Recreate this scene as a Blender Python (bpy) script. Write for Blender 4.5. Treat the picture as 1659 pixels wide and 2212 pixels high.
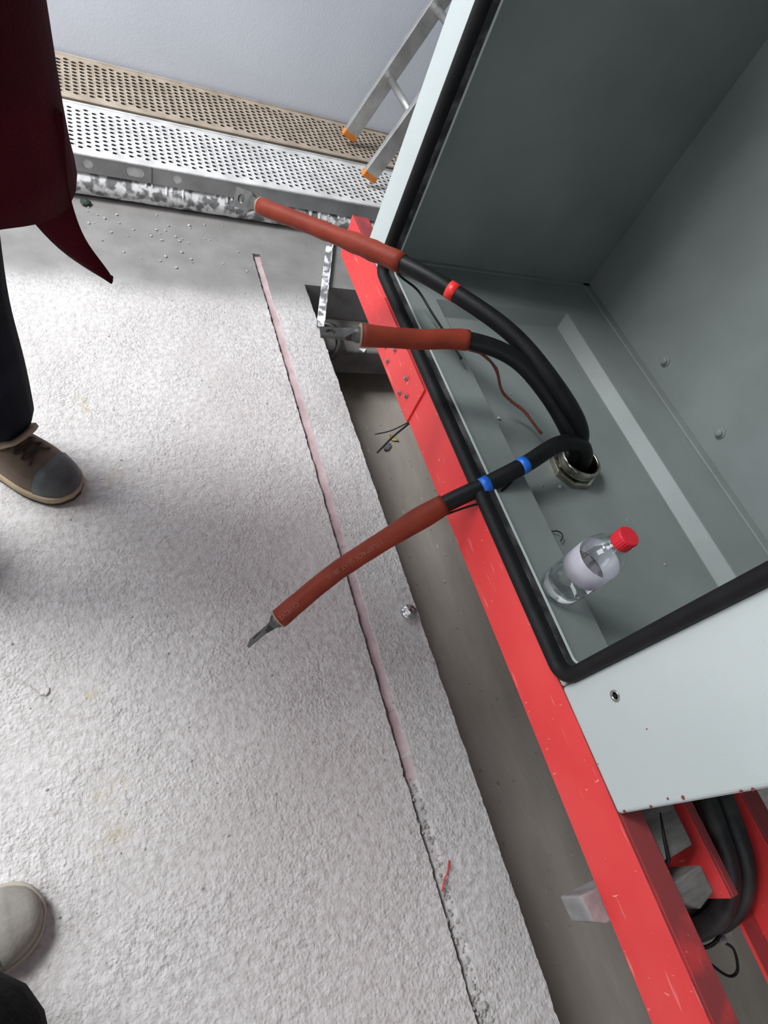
import bpy, bmesh, math, random
from mathutils import Vector, Matrix, noise
random.seed(7)
S = bpy.context.scene
COL = S.collection
for o in list(bpy.data.objects): bpy.data.objects.remove(o)

# ------------------------------------------------------------------ camera
FPX = 1213.0
CAMZ = 1.3
cd = bpy.data.cameras.new('camera'); cam = bpy.data.objects.new('camera', cd); COL.objects.link(cam)
cd.sensor_fit = 'VERTICAL'; cd.sensor_height = 36.0; cd.lens = 36.0 * FPX / 2212.0
cd.clip_start = 0.02
R0 = Vector((0.89579, -0.29146, 0.33558)); R1 = Vector((-0.07419, -0.84245, -0.53365)); R2 = Vector((0.43824, 0.45314, -0.77628))
m = Matrix((R0, -R1, -R2)).transposed().to_4x4(); m.translation = Vector((0, 0, CAMZ))
cam.matrix_world = m
S.camera = cam
# ------------------------------------------------------------------ world, window light, exposure
W = bpy.data.worlds.new('sky'); S.world = W; W.use_nodes = True
W.node_tree.nodes['Background'].inputs[0].default_value = (0.75, 0.82, 0.9, 1)
W.node_tree.nodes['Background'].inputs[1].default_value = 1.0
def area(name, loc, aim, sx, sy, power, col):
    l = bpy.data.lights.new(name, 'AREA'); l.shape = 'RECTANGLE'; l.size = sx; l.size_y = sy; l.energy = power; l.color = col
    o = bpy.data.objects.new(name, l); COL.objects.link(o); o.location = loc
    o.rotation_euler = (Vector(aim) - Vector(loc)).to_track_quat('-Z', 'Y').to_euler(); return o
area('rooflight_daylight', (-1.80, 1.95, 3.28), (-1.80, 1.95, 0.0), 1.3, 1.2, 225, (0.97, 0.985, 1.0))
area('window_daylight', (-2.9, 0.75, 2.35), (0.6, 0.7, 0.4), 2.4, 1.4, 62, (0.95, 0.98, 1.0))
area('near_wall_fill', (-0.9, -3.35, 1.75), (0.3, 1.0, 0.6), 2.6, 2.4, 22, (0.95, 0.98, 1.0))  # added fill light at the near wall, not from a known door
S.view_settings.view_transform = 'Standard'; S.view_settings.look = 'None'; S.view_settings.gamma = 1.0
S.view_settings.use_curve_mapping = False
S.view_settings.exposure = -0.08

# ------------------------------------------------------------------ helpers
def lin(c):
    f = lambda v: v / 12.92 if v <= 0.04045 else ((v + 0.055) / 1.055) ** 2.4
    return tuple(f(v / 255.0) for v in c) + (1.0,)
def mat(name, c1, c2=None, scale=8.0, rough=0.6, metal=0.0, bump=0.0, bscale=80.0, lo=0.35, hi=0.65, speck=None, speck_t=0.72, speck_s=60.0, spec=0.5, stretch=(1, 1, 1), rvar=0.0):
    M = bpy.data.materials.new(name); M.use_nodes = True
    nt = M.node_tree; N = nt.nodes; L = nt.links; b = N['Principled BSDF']
    b.inputs['Roughness'].default_value = rough; b.inputs['Metallic'].default_value = metal
    b.inputs['Specular IOR Level'].default_value = spec
    tc = N.new('ShaderNodeTexCoord'); mp = N.new('ShaderNodeMapping'); mp.inputs['Scale'].default_value = stretch
    L.new(tc.outputs['Object'], mp.inputs['Vector']); V = mp.outputs['Vector']
    if c2 is None: c2 = c1
    n1 = N.new('ShaderNodeTexNoise'); n1.inputs['Scale'].default_value = scale; n1.inputs['Detail'].default_value = 6; L.new(V, n1.inputs['Vector'])
    r1 = N.new('ShaderNodeValToRGB'); r1.color_ramp.elements[0].position = lo; r1.color_ramp.elements[1].position = hi
    r1.color_ramp.elements[0].color = lin(c1); r1.color_ramp.elements[1].color = lin(c2)
    L.new(n1.outputs['Fac'], r1.inputs['Fac']); out = r1.outputs['Color']
    if speck:
        n2 = N.new('ShaderNodeTexNoise'); n2.inputs['Scale'].default_value = speck_s; n2.inputs['Detail'].default_value = 3; L.new(V, n2.inputs['Vector'])
        r2 = N.new('ShaderNodeValToRGB'); r2.color_ramp.elements[0].position = speck_t; r2.color_ramp.elements[1].position = speck_t + 0.04
        r2.color_ramp.elements[0].color = (0, 0, 0, 1); r2.color_ramp.elements[1].color = (1, 1, 1, 1)
        L.new(n2.outputs['Fac'], r2.inputs['Fac'])
        mx = N.new('ShaderNodeMix'); mx.data_type = 'RGBA'; L.new(r2.outputs['Color'], mx.inputs[0]); L.new(out, mx.inputs[6]); mx.inputs[7].default_value = lin(speck); out = mx.outputs[2]
    L.new(out, b.inputs['Base Color'])
    if bump:
        n3 = N.new('ShaderNodeTexNoise'); n3.inputs['Scale'].default_value = bscale; n3.inputs['Detail'].default_value = 5; L.new(V, n3.inputs['Vector'])
        bp = N.new('ShaderNodeBump'); bp.inputs['Strength'].default_value = 1.0; bp.inputs['Distance'].default_value = bump
        L.new(n3.outputs['Fac'], bp.inputs['Height']); L.new(bp.outputs['Normal'], b.inputs['Normal'])
    return M

def tag(o, label=None, cat=None, group=None, kind=None):
    if label: o['label'] = label
    if cat: o['category'] = cat
    if group: o['group'] = group
    if kind: o['kind'] = kind
    return o
def thing(name, loc, label, cat, group=None):
    o = bpy.data.objects.new(name, None); COL.objects.link(o); o.location = loc; o.empty_display_size = 0.05
    return tag(o, label, cat, group)
def org(p):
    v = Vector((0, 0, 0))
    while p is not None:
        v += p.location; p = p.parent
    return v
def mk(name, vf, material, parent=None, smooth=False):
    """vf = (verts in world coordinates, faces); linked as one mesh object, child of parent"""
    vs, fs = vf
    c = org(parent)
    me = bpy.data.meshes.new(name); me.from_pydata([Vector(v) - c for v in vs], [], fs); me.update()
    bm = bmesh.new(); bm.from_mesh(me); bmesh.ops.recalc_face_normals(bm, faces=bm.faces); bm.to_mesh(me); bm.free()
    if smooth:
        for p in me.polygons: p.use_smooth = True
    me.materials.append(material)
    o = bpy.data.objects.new(name, me); COL.objects.link(o)
    if parent: o.parent = parent
    return o
def bev(o, w=0.002, seg=2):
    md = o.modifiers.new('bevel', 'BEVEL'); md.width = w; md.segments = seg; md.limit_method = 'ANGLE'; md.angle_limit = 0.6
    return o
def jn(*parts):
    V, F = [], []
    for v, f in parts:
        k = len(V); V += list(v); F += [tuple(i + k for i in q) for q in f]
    return V, F
def box(x0, x1, y0, y1, z0, z1):
    v = [(x, y, z) for x in (x0, x1) for y in (y0, y1) for z in (z0, z1)]
    return v, [(0, 1, 3, 2), (4, 6, 7, 5), (0, 4, 5, 1), (2, 3, 7, 6), (0, 2, 6, 4), (1, 5, 7, 3)]
def obox(c, ax, ay, az):
    """oriented box: centre and three half-axis vectors"""
    c, ax, ay, az = map(Vector, (c, ax, ay, az))
    v = [c + ax * i + ay * j + az * k for i in (-1, 1) for j in (-1, 1) for k in (-1, 1)]
    return v, [(0, 1, 3, 2), (4, 6, 7, 5), (0, 4, 5, 1), (2, 3, 7, 6), (0, 2, 6, 4), (1, 5, 7, 3)]
def spline(pts, n=8):
    P = [Vector(p) for p in pts]; out = []
    for i in range(len(P) - 1):
        p0 = P[i - 1] if i else P[0] * 2 - P[1]; p1 = P[i]; p2 = P[i + 1]; p3 = P[i + 2] if i + 2 < len(P) else P[-1] * 2 - P[-2]
        for k in range(n):
            t = k / n
            out.append(0.5 * ((2 * p1) + (p2 - p0) * t + (2 * p0 - 5 * p1 + 4 * p2 - p3) * t * t + (3 * p1 - p0 - 3 * p2 + p3) * t ** 3))
    out.append(P[-1]); return out
def tube(path, rad, n=14, cap=True, wob=0.0):
    P = [Vector(p) for p in path]; V, F = [], []
    rf = rad if callable(rad) else (lambda t: rad)
    t0 = (P[1] - P[0]).normalized(); a = t0.orthogonal().normalized()
    for i, p in enumerate(P):
        t = (P[min(i + 1, len(P) - 1)] - P[max(i - 1, 0)]).normalized()
        a = (a - t * a.dot(t)).normalized(); b = t.cross(a); r = rf(i / (len(P) - 1))
        for k in range(n):
            th = 2 * math.pi * k / n; rr = r
            if wob: rr *= 1 + wob * noise.noise(Vector((p.x * 30, p.y * 30, p.z * 30 + th * 0.6)))
            V.append(p + a * math.cos(th) * rr + b * math.sin(th) * rr)
    for i in range(len(P) - 1):
        for k in range(n):
            F.append((i * n + k, i * n + (k + 1) % n, (i + 1) * n + (k + 1) % n, (i + 1) * n + k))
    if cap:
        F.append(tuple(range(n))[::-1]); F.append(tuple(range((len(P) - 1) * n, len(P) * n)))
    return V, F
def lathe(prof, c, n=32, axis=(0, 0, 1)):
    """profile of (radius, height) about an axis through c"""
    az = Vector(axis).normalized(); ax = az.orthogonal().normalized(); ay = az.cross(ax); c = Vector(c); V, F = [], []
    for r, h in prof:
        for k in range(n):
            t = 2 * math.pi * k / n; V.append(c + az * h + ax * math.cos(t) * r + ay * math.sin(t) * r)
    for i in range(len(prof) - 1):
        for k in range(n):
            F.append((i * n + k, i * n + (k + 1) % n, (i + 1) * n + (k + 1) % n, (i + 1) * n + k))
    if prof[0][0] > 1e-5: F.append(tuple(range(n))[::-1])
    if prof[-1][0] > 1e-5: F.append(tuple(range((len(prof) - 1) * n, len(prof) * n)))
    return V, F
def rock(c, r, sq=0.7, seed=0, sub=2):
    bm = bmesh.new(); bmesh.ops.create_icosphere(bm, subdivisions=sub, radius=1.0)
    V = []
    for v in bm.verts:
        d = 1 + 0.35 * noise.noise(v.co * 1.6 + Vector((seed * 3.1, seed, 0)))
        V.append((c[0] + v.co.x * r * d, c[1] + v.co.y * r * d, c[2] + v.co.z * r * d * sq))
    F = [tuple(v.index for v in f.verts) for f in bm.faces]; bm.free(); return V, F

# ------------------------------------------------------------------ materials
def floor_material():
    M = bpy.data.materials.new('rough_concrete'); M.use_nodes = True; nt = M.node_tree; N = nt.nodes; L = nt.links; b = N['Principled BSDF']
    b.inputs['Roughness'].default_value = 0.85; b.inputs['Specular IOR Level'].default_value = 0.25
    g = N.new('ShaderNodeNewGeometry'); V = g.outputs['Position']
    def nz(s, d=5, dist=0.0):
        n = N.new('ShaderNodeTexNoise'); n.inputs['Scale'].default_value = s; n.inputs['Detail'].default_value = d; n.inputs['Distortion'].default_value = dist; L.new(V, n.inputs['Vector']); return n.outputs['Fac']
    def ramp(x, a, bb, ca, cb):
        r = N.new('ShaderNodeValToRGB'); e = r.color_ramp.elements; e[0].position = a; e[1].position = bb; e[0].color = ca; e[1].color = cb; L.new(x, r.inputs['Fac']); return r.outputs['Color']
    def mixc(f, a, c):
        x = N.new('ShaderNodeMix'); x.data_type = 'RGBA'; L.new(f, x.inputs[0]); L.new(a, x.inputs[6])
        if isinstance(c, tuple): x.inputs[7].default_value = c
        else: L.new(c, x.inputs[7])
        return x.outputs[2]
    def math_(op, a, bb=None):
        x = N.new('ShaderNodeMath'); x.operation = op
        for i, q in enumerate((a, bb)):
            if q is None: continue
            if isinstance(q, (int, float)): x.inputs[i].default_value = q
            else: L.new(q, x.inputs[i])
        return x.outputs[0]
    big = ramp(nz(2.3, 4), 0.3, 0.7, lin((188, 184, 182)), lin((211, 209, 208)))
    c = mixc(ramp(nz(70, 6), 0.36, 0.60, (0.7, 0.7, 0.7, 1), (0, 0, 0, 1)), big, lin((176, 171, 168)))
    c = mixc(ramp(nz(26, 4), 0.66, 0.74, (0, 0, 0, 1), (0.5, 0.5, 0.5, 1)), c, lin((160, 152, 147)))
    # ochre stains
    sx = N.new('ShaderNodeSeparateXYZ'); L.new(V, sx.inputs[0])
    jig = math_('MULTIPLY', math_('SUBTRACT', nz(28, 4), 0.5), 0.16)
    for px, py, r in ((-0.054, 0.382, 0.016), (-0.042, 1.163, 0.03), (-0.04, 0.198, 0.02), (-0.042, 0.11, 0.03), (0.02, 0.93, 0.02)):
        dx = math_('POWER', math_('ABSOLUTE', math_('SUBTRACT', sx.outputs[0], px)), 2.0); dy = math_('POWER', math_('ABSOLUTE', math_('SUBTRACT', sx.outputs[1], py)), 2.0)
        dd = math_('ADD', math_('POWER', math_('ADD', dx, dy), 0.5), jig)
        f = N.new('ShaderNodeMapRange'); f.inputs[1].default_value = r; f.inputs[2].default_value = r * 0.2 - 0.01; f.inputs[3].default_value = 0; f.inputs[4].default_value = 0.5; L.new(dd, f.inputs[0])
        c = mixc(f.outputs[0], c, lin((178, 166, 126)))
    # smoother, darker grey band along the far wall
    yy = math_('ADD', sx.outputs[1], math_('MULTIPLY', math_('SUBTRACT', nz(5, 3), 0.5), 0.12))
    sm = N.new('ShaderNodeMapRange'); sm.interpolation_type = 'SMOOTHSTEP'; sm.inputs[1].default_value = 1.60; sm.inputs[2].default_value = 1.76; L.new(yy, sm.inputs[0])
    far_band = ramp(nz(9, 6), 0.3, 0.7, lin((124, 122, 120)), lin((142, 140, 138)))
    c = mixc(sm.outputs[0], c, far_band)
    L.new(c, b.inputs['Base Color'])
    vo = N.new('ShaderNodeTexVoronoi'); vo.inputs['Scale'].default_value = 95; L.new(V, vo.inputs['Vector'])
    vo.feature = 'F1'; vo.inputs['Scale'].default_value = 135
    gr = math_('ADD', math_('MULTIPLY', vo.outputs['Distance'], 0.22), math_('MULTIPLY', nz(170, 4), 0.5))
    pt = N.new('ShaderNodeMapRange'); pt.inputs[1].default_value = 0.35; pt.inputs[2].default_value = 0.65; pt.inputs[3].default_value = 0.45; pt.inputs[4].default_value = 1.25; L.new(nz(5.5, 3), pt.inputs[0])
    gr = math_('MULTIPLY', gr, pt.outputs[0])
    h = math_('ADD', gr, math_('ADD', math_('MULTIPLY', nz(55, 4), 0.7), math_('MULTIPLY', nz(10, 3), 1.3)))
    amp = math_('SUBTRACT', 1.0, math_('MULTIPLY', sm.outputs[0], 0.8))
    bp = N.new('ShaderNodeBump'); bp.inputs['Distance'].default_value = 0.0066; bp.inputs['Strength'].default_value = 1.0
    L.new(math_('MULTIPLY', h, amp), bp.inputs['Height']); L.new(bp.outputs['Normal'], b.inputs['Normal'])
    return M
def scratched_red():
    M = mat('red_paint', (222, 58, 60), (232, 72, 72), 5, 0.42, bump=0.0006, bscale=12, spec=0.4)
    nt = M.node_tree; N = nt.nodes; L = nt.links; b = N['Principled BSDF']; src = b.inputs['Base Color'].links[0].from_socket
    tc = N.new('ShaderNodeTexCoord')
    for stretch, s, t, colr in (((1, 0.12, 1.2), 90, 0.665, (240, 140, 136)), ((1, 1, 0.35), 120, 0.70, (250, 190, 185))):
        mp = N.new('ShaderNodeMapping'); mp.inputs['Scale'].default_value = stretch; L.new(tc.outputs['Object'], mp.inputs[0])
        n = N.new('ShaderNodeTexNoise'); n.inputs['Scale'].default_value = s; n.inputs['Detail'].default_value = 2; L.new(mp.outputs[0], n.inputs['Vector'])
        r = N.new('ShaderNodeValToRGB'); r.color_ramp.elements[0].position = t; r.color_ramp.elements[1].position = t + 0.06; r.color_ramp.elements[1].color = (0.6, 0.6, 0.6, 1); L.new(n.outputs['Fac'], r.inputs['Fac'])
        x = N.new('ShaderNodeMix'); x.data_type = 'RGBA'; L.new(r.outputs['Color'], x.inputs[0]); L.new(src, x.inputs[6]); x.inputs[7].default_value = lin(colr); src = x.outputs[2]
    # faces that look up turn a darker red in uneven patches
    g = N.new('ShaderNodeNewGeometry'); sx = N.new('ShaderNodeSeparateXYZ'); L.new(g.outputs['Normal'], sx.inputs[0])
    n = N.new('ShaderNodeTexNoise'); n.inputs['Scale'].default_value = 14; n.inputs['Detail'].default_value = 5; L.new(tc.outputs['Object'], n.inputs['Vector'])
    mm = N.new('ShaderNodeMath'); mm.operation = 'MULTIPLY'; L.new(sx.outputs[2], mm.inputs[0]); L.new(n.outputs['Fac'], mm.inputs[1])
    r = N.new('ShaderNodeMapRange'); r.inputs[1].default_value = 0.22; r.inputs[2].default_value = 0.52; r.inputs[3].default_value = 0.0; r.inputs[4].default_value = 0.85; L.new(mm.outputs[0], r.inputs[0])
    x = N.new('ShaderNodeMix'); x.data_type = 'RGBA'; L.new(r.outputs[0], x.inputs[0]); L.new(src, x.inputs[6]); x.inputs[7].default_value = lin((108, 56, 58))
    L.new(x.outputs[2], b.inputs['Base Color']); return M
def clear_plastic():
    M = bpy.data.materials.new('clear_plastic'); M.use_nodes = True; nt = M.node_tree; N = nt.nodes; L = nt.links; N.remove(N['Principled BSDF'])
    tr = N.new('ShaderNodeBsdfTransparent'); tr.inputs[0].default_value = (0.965, 0.975, 0.975, 1)
    gl = N.new('ShaderNodeBsdfGlossy'); gl.inputs['Roughness'].default_value = 0.06
    fr = N.new('ShaderNodeLayerWeight'); fr.inputs[0].default_value = 0.35
    pw = N.new('ShaderNodeMath'); pw.operation = 'POWER'; pw.inputs[1].default_value = 2.2; L.new(fr.outputs['Facing'], pw.inputs[0])
    ml = N.new('ShaderNodeMath'); ml.operation = 'MULTIPLY_ADD'; ml.inputs[1].default_value = 0.6; ml.inputs[2].default_value = 0.09; L.new(pw.outputs[0], ml.inputs[0])
    mx = N.new('ShaderNodeMixShader'); L.new(ml.outputs[0], mx.inputs[0]); L.new(tr.outputs[0], mx.inputs[1]); L.new(gl.outputs[0], mx.inputs[2]); L.new(mx.outputs[0], N['Material Output'].inputs[0]); return M
def label_film():
    M = bpy.data.materials.new('label_film'); M.use_nodes = True; nt = M.node_tree; N = nt.nodes; L = nt.links; b = N['Principled BSDF']
    b.inputs['Base Color'].default_value = lin((230, 228, 238)); b.inputs['Roughness'].default_value = 0.3
    tl = N.new('ShaderNodeBsdfTranslucent'); tl.inputs[0].default_value = lin((236, 234, 242)); mx = N.new('ShaderNodeMixShader'); mx.inputs[0].default_value = 0.45
    L.new(b.outputs[0], mx.inputs[1]); L.new(tl.outputs[0], mx.inputs[2])
    tr = N.new('ShaderNodeBsdfTransparent'); m2 = N.new('ShaderNodeMixShader'); m2.inputs[0].default_value = 0.30
    L.new(mx.outputs[0], m2.inputs[1]); L.new(tr.outputs[0], m2.inputs[2]); L.new(m2.outputs[0], N['Material Output'].inputs[0]); return M

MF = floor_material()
M_GROOVE = mat('groove_bed', (170, 146, 148), (194, 174, 175), 14, 0.8, bump=0.002, bscale=60)
M_TRENCH = mat('trench_concrete', (146, 139, 129), (176, 169, 159), 4, 0.9, bump=0.003, bscale=35, speck=(196, 192, 186), speck_t=0.72, speck_s=48, stretch=(1, 0.35, 1))
M_WALL = mat('painted_wall', (210, 215, 225), (217, 222, 231), 2.5, 0.75, bump=0.0006, bscale=120)
M_PLAIN = mat('plain_plaster', (128, 128, 128), (138, 138, 138), 2, 0.8)
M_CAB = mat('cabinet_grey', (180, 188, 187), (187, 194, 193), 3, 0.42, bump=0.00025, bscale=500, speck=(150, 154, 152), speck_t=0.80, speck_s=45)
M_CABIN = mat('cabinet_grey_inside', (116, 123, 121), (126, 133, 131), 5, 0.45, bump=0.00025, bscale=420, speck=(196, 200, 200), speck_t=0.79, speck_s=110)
M_RUB = mat('black_rubber', (10, 10, 12), (18, 18, 20), 20, 0.65, spec=0.3, bump=0.0008, bscale=90)
M_RUBD = mat('dusty_rubber', (28, 28, 30), (98, 98, 98), 30, 0.6, bump=0.0015, bscale=60, stretch=(1, 0.5, 1), lo=0.45, hi=0.75)
M_RED = scratched_red()
M_ORANGE = mat('heat_shrink_orange', (116, 42, 27), (132, 52, 33), 18, 0.58, bump=0.0006, bscale=70, spec=0.22)
M_BLK = mat('cable_sheath', (12, 12, 14), (19, 20, 22), 25, 0.5, spec=0.25, bump=0.0004, bscale=120)
M_BLKD = mat('dusty_cable_sheath', (20, 21, 23), (64, 64, 62), 16, 0.55, bump=0.001, bscale=60, lo=0.45, hi=0.8)
M_BLUE = mat('blue_tape', (18, 92, 190), (26, 106, 206), 30, 0.4)
M_REDT = mat('red_tape', (214, 40, 34), (224, 52, 44), 30, 0.4)
M_STEEL = mat('tinned_metal', (150, 150, 146), (184, 184, 178), 30, 0.32, 0.9, bump=0.0004, bscale=140)
M_LUGD = mat('dull_lug', (76, 76, 74), (104, 103, 100), 26, 0.5, 0.6)
M_GLAND = mat('gland_metal', (152, 148, 136), (186, 182, 168), 40, 0.25, 1.0)
M_COPPER = mat('copper_braid', (112, 56, 46), (148, 82, 66), 200, 0.5, 0.4, bump=0.002, bscale=300)
M_PLK = mat('dusty_plank', (184, 183, 182), (214, 213, 212), 12, 0.85, bump=0.002, bscale=70)
M_PLKSIDE = mat('galvanised_side', (142, 143, 143), (164, 165, 165), 10, 0.5, 0.4)
M_BEIGE = mat('beige_plank', (150, 136, 121), (172, 159, 144), 14, 0.75, bump=0.002, bscale=60)
M_BEIGE_IN = mat('brown_hole_shade', (40, 34, 31), (52, 46, 42), 20, 0.8)  # brown stand-in for the shade below the beige deck's holes
M_DARKIN = mat('hole_shade_and_joint', (34, 34, 34), (46, 46, 46), 20, 0.7)  # painted shade below the deck holes, also the dark side joint
M_SPLAT = mat('plaster_spattered_steel', (118, 118, 118), (230, 230, 230), 26, 0.75, bump=0.004, bscale=34, lo=0.44, hi=0.55)
M_PLASTER = mat('white_plaster', (214, 214, 213), (232, 232, 231), 30, 0.85, bump=0.003, bscale=70)
M_ALU = mat('aluminium', (176, 176, 174), (206, 206, 204), 14, 0.38, 0.75, speck=(146, 142, 138), speck_t=0.68, speck_s=40)
M_OFEET = mat('orange_plastic', (214, 122, 44), (226, 138, 60), 20, 0.5)
M_WOOD = mat('dusty_timber', (96, 94, 91), (128, 126, 122), 22, 0.85, bump=0.004, bscale=45, stretch=(0.5, 2.0, 1))
M_BLOCK = mat('film_wrapped_block', (124, 121, 121), (160, 157, 158), 18, 0.45, bump=0.004, bscale=30)
M_FOIL = mat('crumpled_foil', (190, 190, 192), (220, 220, 222), 30, 0.16, 1.0, bump=0.006, bscale=70)
M_WATER = bpy.data.materials.new('water'); M_WATER.use_nodes = True
wb_ = M_WATER.node_tree.nodes['Principled BSDF']; wb_.inputs['Transmission Weight'].default_value = 1.0; wb_.inputs['Roughness'].default_value = 0.0; wb_.inputs['IOR'].default_value = 1.2; wb_.inputs['Base Color'].default_value = (0.97, 0.985, 0.985, 1)
M_CLEAR = clear_plastic(); M_FILM = label_film()
M_CAP = mat('red_cap', (198, 22, 40), (210, 28, 46), 30, 0.4)
M_MAROON = mat('maroon_fabric', (58, 4, 18), (74, 8, 24), 8, 0.9, bump=0.002, bscale=200, spec=0.15)
M_NAVY = mat('navy_fabric', (18, 19, 28), (30, 31, 42), 8, 0.9, bump=0.002, bscale=200, spec=0.15)
M_BLACKF = mat('black_fabric', (10, 10, 12), (17, 17, 20), 8, 0.9, bump=0.002, bscale=200, spec=0.15)
M_REFL = mat('grey_patch', (118, 118, 120), (140, 140, 142), 40, 0.6)
M_SKIN = mat('skin', (196, 148, 122), (208, 160, 134), 12, 0.55)
M_HAIR = mat('dark_hair', (30, 24, 20), (44, 36, 30), 60, 0.6)
M_BOOT = mat('brown_leather', (88, 74, 62), (116, 100, 86), 16, 0.75, bump=0.002, bscale=60)
M_TOE = mat('grey_toe_cap', (70, 72, 74), (92, 94, 95), 16, 0.6, bump=0.001, bscale=60)
M_SOLE = mat('tan_sole', (150, 132, 106), (176, 158, 130), 14, 0.8)
M_SOLED = mat('dark_sole', (48, 44, 42), (64, 60, 56), 14, 0.85)
M_LACE = mat('dark_laces', (40, 32, 28), (56, 46, 40), 40, 0.85)
M_TONGUE = mat('tan_tongue', (142, 122, 104), (166, 146, 126), 18, 0.85)
M_SHOE = mat('grey_suede', (128, 124, 116), (152, 148, 140), 14, 0.85, bump=0.001, bscale=120)
M_SHOESOLE = mat('pale_sole', (150, 144, 130), (172, 166, 152), 14, 0.8)
M_LEAF = mat('yellow_leaf', (150, 138, 70), (176, 162, 92), 30, 0.8)
M_GREEN = mat('dark_green_plastic', (26, 44, 34), (38, 58, 46), 30, 0.6)
M_PRINT = mat('faded_print', (142, 80, 66), (154, 92, 78), 30, 0.6)
M_GRIT = mat('pale_grit', (148, 146, 143), (182, 180, 177), 60, 0.9)
M_CHIP = mat('bare_primer', (112, 46, 46), (130, 60, 58), 60, 0.8)
M_DUCT = mat('dark_duct', (84, 82, 80), (120, 118, 114), 10, 0.75, bump=0.002, bscale=40)

# ------------------------------------------------------------------ setting
def wob(y, s, a): return a * noise.noise(Vector((y * 22, s, 0))) + a * 0.7 * noise.noise(Vector((y * 75, s + 5, 0))) + a * 0.4 * noise.noise(Vector((y * 190, s + 8, 0)))
GL = lambda y: 0.5585 + wob(y, 1.0, 0.0035)
GR = lambda y: 0.5900 + wob(y, 9.0, 0.0025)
TE = lambda y: 0.731 + wob(y, 17.0, 0.003)
TZ = -0.38; TEND = 1.788; GEND = 1.94; XR = 1.75; WX0, WX1, WY0, WY1, WZ = -3.0, 2.25, -3.6, 2.83, 3.3
def build_floor():
    V, F = [], []
    def strip(ys, cols):
        k = len(V); n = len(cols)
        for y in ys:
            for fx, z in cols: V.append((fx(y), y, z))
        for i in range(len(ys) - 1):
            for j in range(n - 1): F.append((k + i * n + j, k + i * n + j + 1, k + (i + 1) * n + j + 1, k + (i + 1) * n + j))
    ys = [WY0, -2.5, -1.5] + [-0.9 + i * 0.005 for i in range(int((TEND + 0.9) / 0.005) + 1)] + [TEND]
    c = lambda v: (lambda y: v)
    strip(ys, [(c(WX0), 0), (c(-0.5), 0), (c(0.3), 0), (GL, 0), (lambda y: GL(y) + 0.0005, -0.033)])
    strip(ys, [(lambda y: GR(y) - 0.002, -0.033), (GR, 0), (TE, 0), (TE, TZ)])
    ys2 = [TEND + (GEND - TEND) * i / 12 for i in range(13)]
    strip(ys2, [(c(WX0), 0), (c(-0.5), 0), (c(0.3), 0), (GL, 0), (lambda y: GL(y) + 0.0005, -0.033)])
    strip(ys2, [(lambda y: GR(y) - 0.002, -0.033), (GR, 0), (c(0.8), 0), (c(XR), 0), (c(WX1), 0)])
    strip([GEND, WY1 + 0.1], [(c(WX0), 0), (c(-0.5), 0), (c(0.56), 0), (c(0.6), 0), (c(WX1), 0)])
    strip([WY0, TEND], [(c(XR), TZ), (c(XR), 0), (c(WX1), 0)])
    k = len(V); V.extend([(0.728, TEND, 0), (XR, TEND, 0), (XR, TEND, TZ), (0.728, TEND, TZ)]); F.append((k, k + 1, k + 2, k + 3))
    k = len(V); V.extend([(GL(GEND), GEND, 0), (GR(GEND), GEND, 0), (GR(GEND), GEND, -0.033), (GL(GEND), GEND, -0.033)]); F.append((k, k + 1, k + 2, k + 3))
    return V, F
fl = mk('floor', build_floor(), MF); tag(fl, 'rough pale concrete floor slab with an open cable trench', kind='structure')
for nm, y0, y1, zl, zr, mm in (('groove_bed', -0.25, GEND, -0.013, -0.010, M_GROOVE), ('groove_dust', -1.5, 0.45, -0.0105, -0.0065, MF)):
    V = []; F = []; n = int((y1 - y0) / 0.01)
    for i in range(n + 1):
        y = y0 + (y1 - y0) * i / n; a, b = GL(y), GR(y); dz = -0.009 * max(0.0, min(1.0, (y + 0.1) / 0.45)) + wob(y, 80, 0.003) if nm == 'groove_dust' else 0.0
        V += [(a, y, -0.032), (a + 0.0100 + wob(y, 60, 0.003), y, -0.032), (a + 0.0110 + wob(y, 60, 0.003), y, zl + dz + wob(y, 30, 0.001)), (b, y, zr + dz + wob(y, 40, 0.001))]
    for i in range(n):
        for k in (0, 1, 2): F.append((4 * i + k, 4 * i + k + 1, 4 * i + k + 5, 4 * i + k + 4))
    mk(nm, (V, F), mm, fl)
# thin crack ridge at the slab's edge by the photographer
crk = spline([(-0.29, 0.52, 0.0), (-0.219, 0.465, 0.0), (-0.172, 0.424, 0.0), (-0.153, 0.403, 0.0), (-0.133, 0.385, 0.0)], 6)
mk('crack_ridge', tube(crk, lambda t: 0.0045 * (1 - 0.5 * t), 6), MF, fl)
mk('crack_ridge', tube(spline([(-0.150, 0.402, 0.0), (-0.139, 0.402, 0.001), (-0.137, 0.412, 0.0)], 4), 0.004, 6), MF, fl)
tf = mk('trench_floor', ([(0.7, WY0, TZ), (XR, WY0, TZ), (XR, TEND, TZ), (0.7, TEND, TZ)], [(0, 1, 2, 3)]), M_TRENCH)
tag(tf, 'dusty brown-grey concrete bed of the cable trench', kind='structure')
w = mk('wall_far', box(WX0, WX1, WY1, WY1 + 0.1, -0.02, WZ), M_WALL); tag(w, 'smooth pale blue-grey wall behind the scaffold planks', kind='structure')
w = mk('wall_right', box(WX1, WX1 + 0.1, WY0, WY1, -0.5, WZ), M_PLAIN); tag(w, 'plain grey wall behind the open cabinet', kind='structure')
w = mk('wall_near', jn(box(WX0, -2.3, WY0 - 0.1, WY0, -0.5, WZ), box(0.5, WX1, WY0 - 0.1, WY0, -0.5, WZ), box(-2.3, 0.5, WY0 - 0.1, WY0, 3.0, WZ)), M_PLAIN); tag(w, 'plain grey wall with a wide opening for the added fill light', kind='structure')
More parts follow.
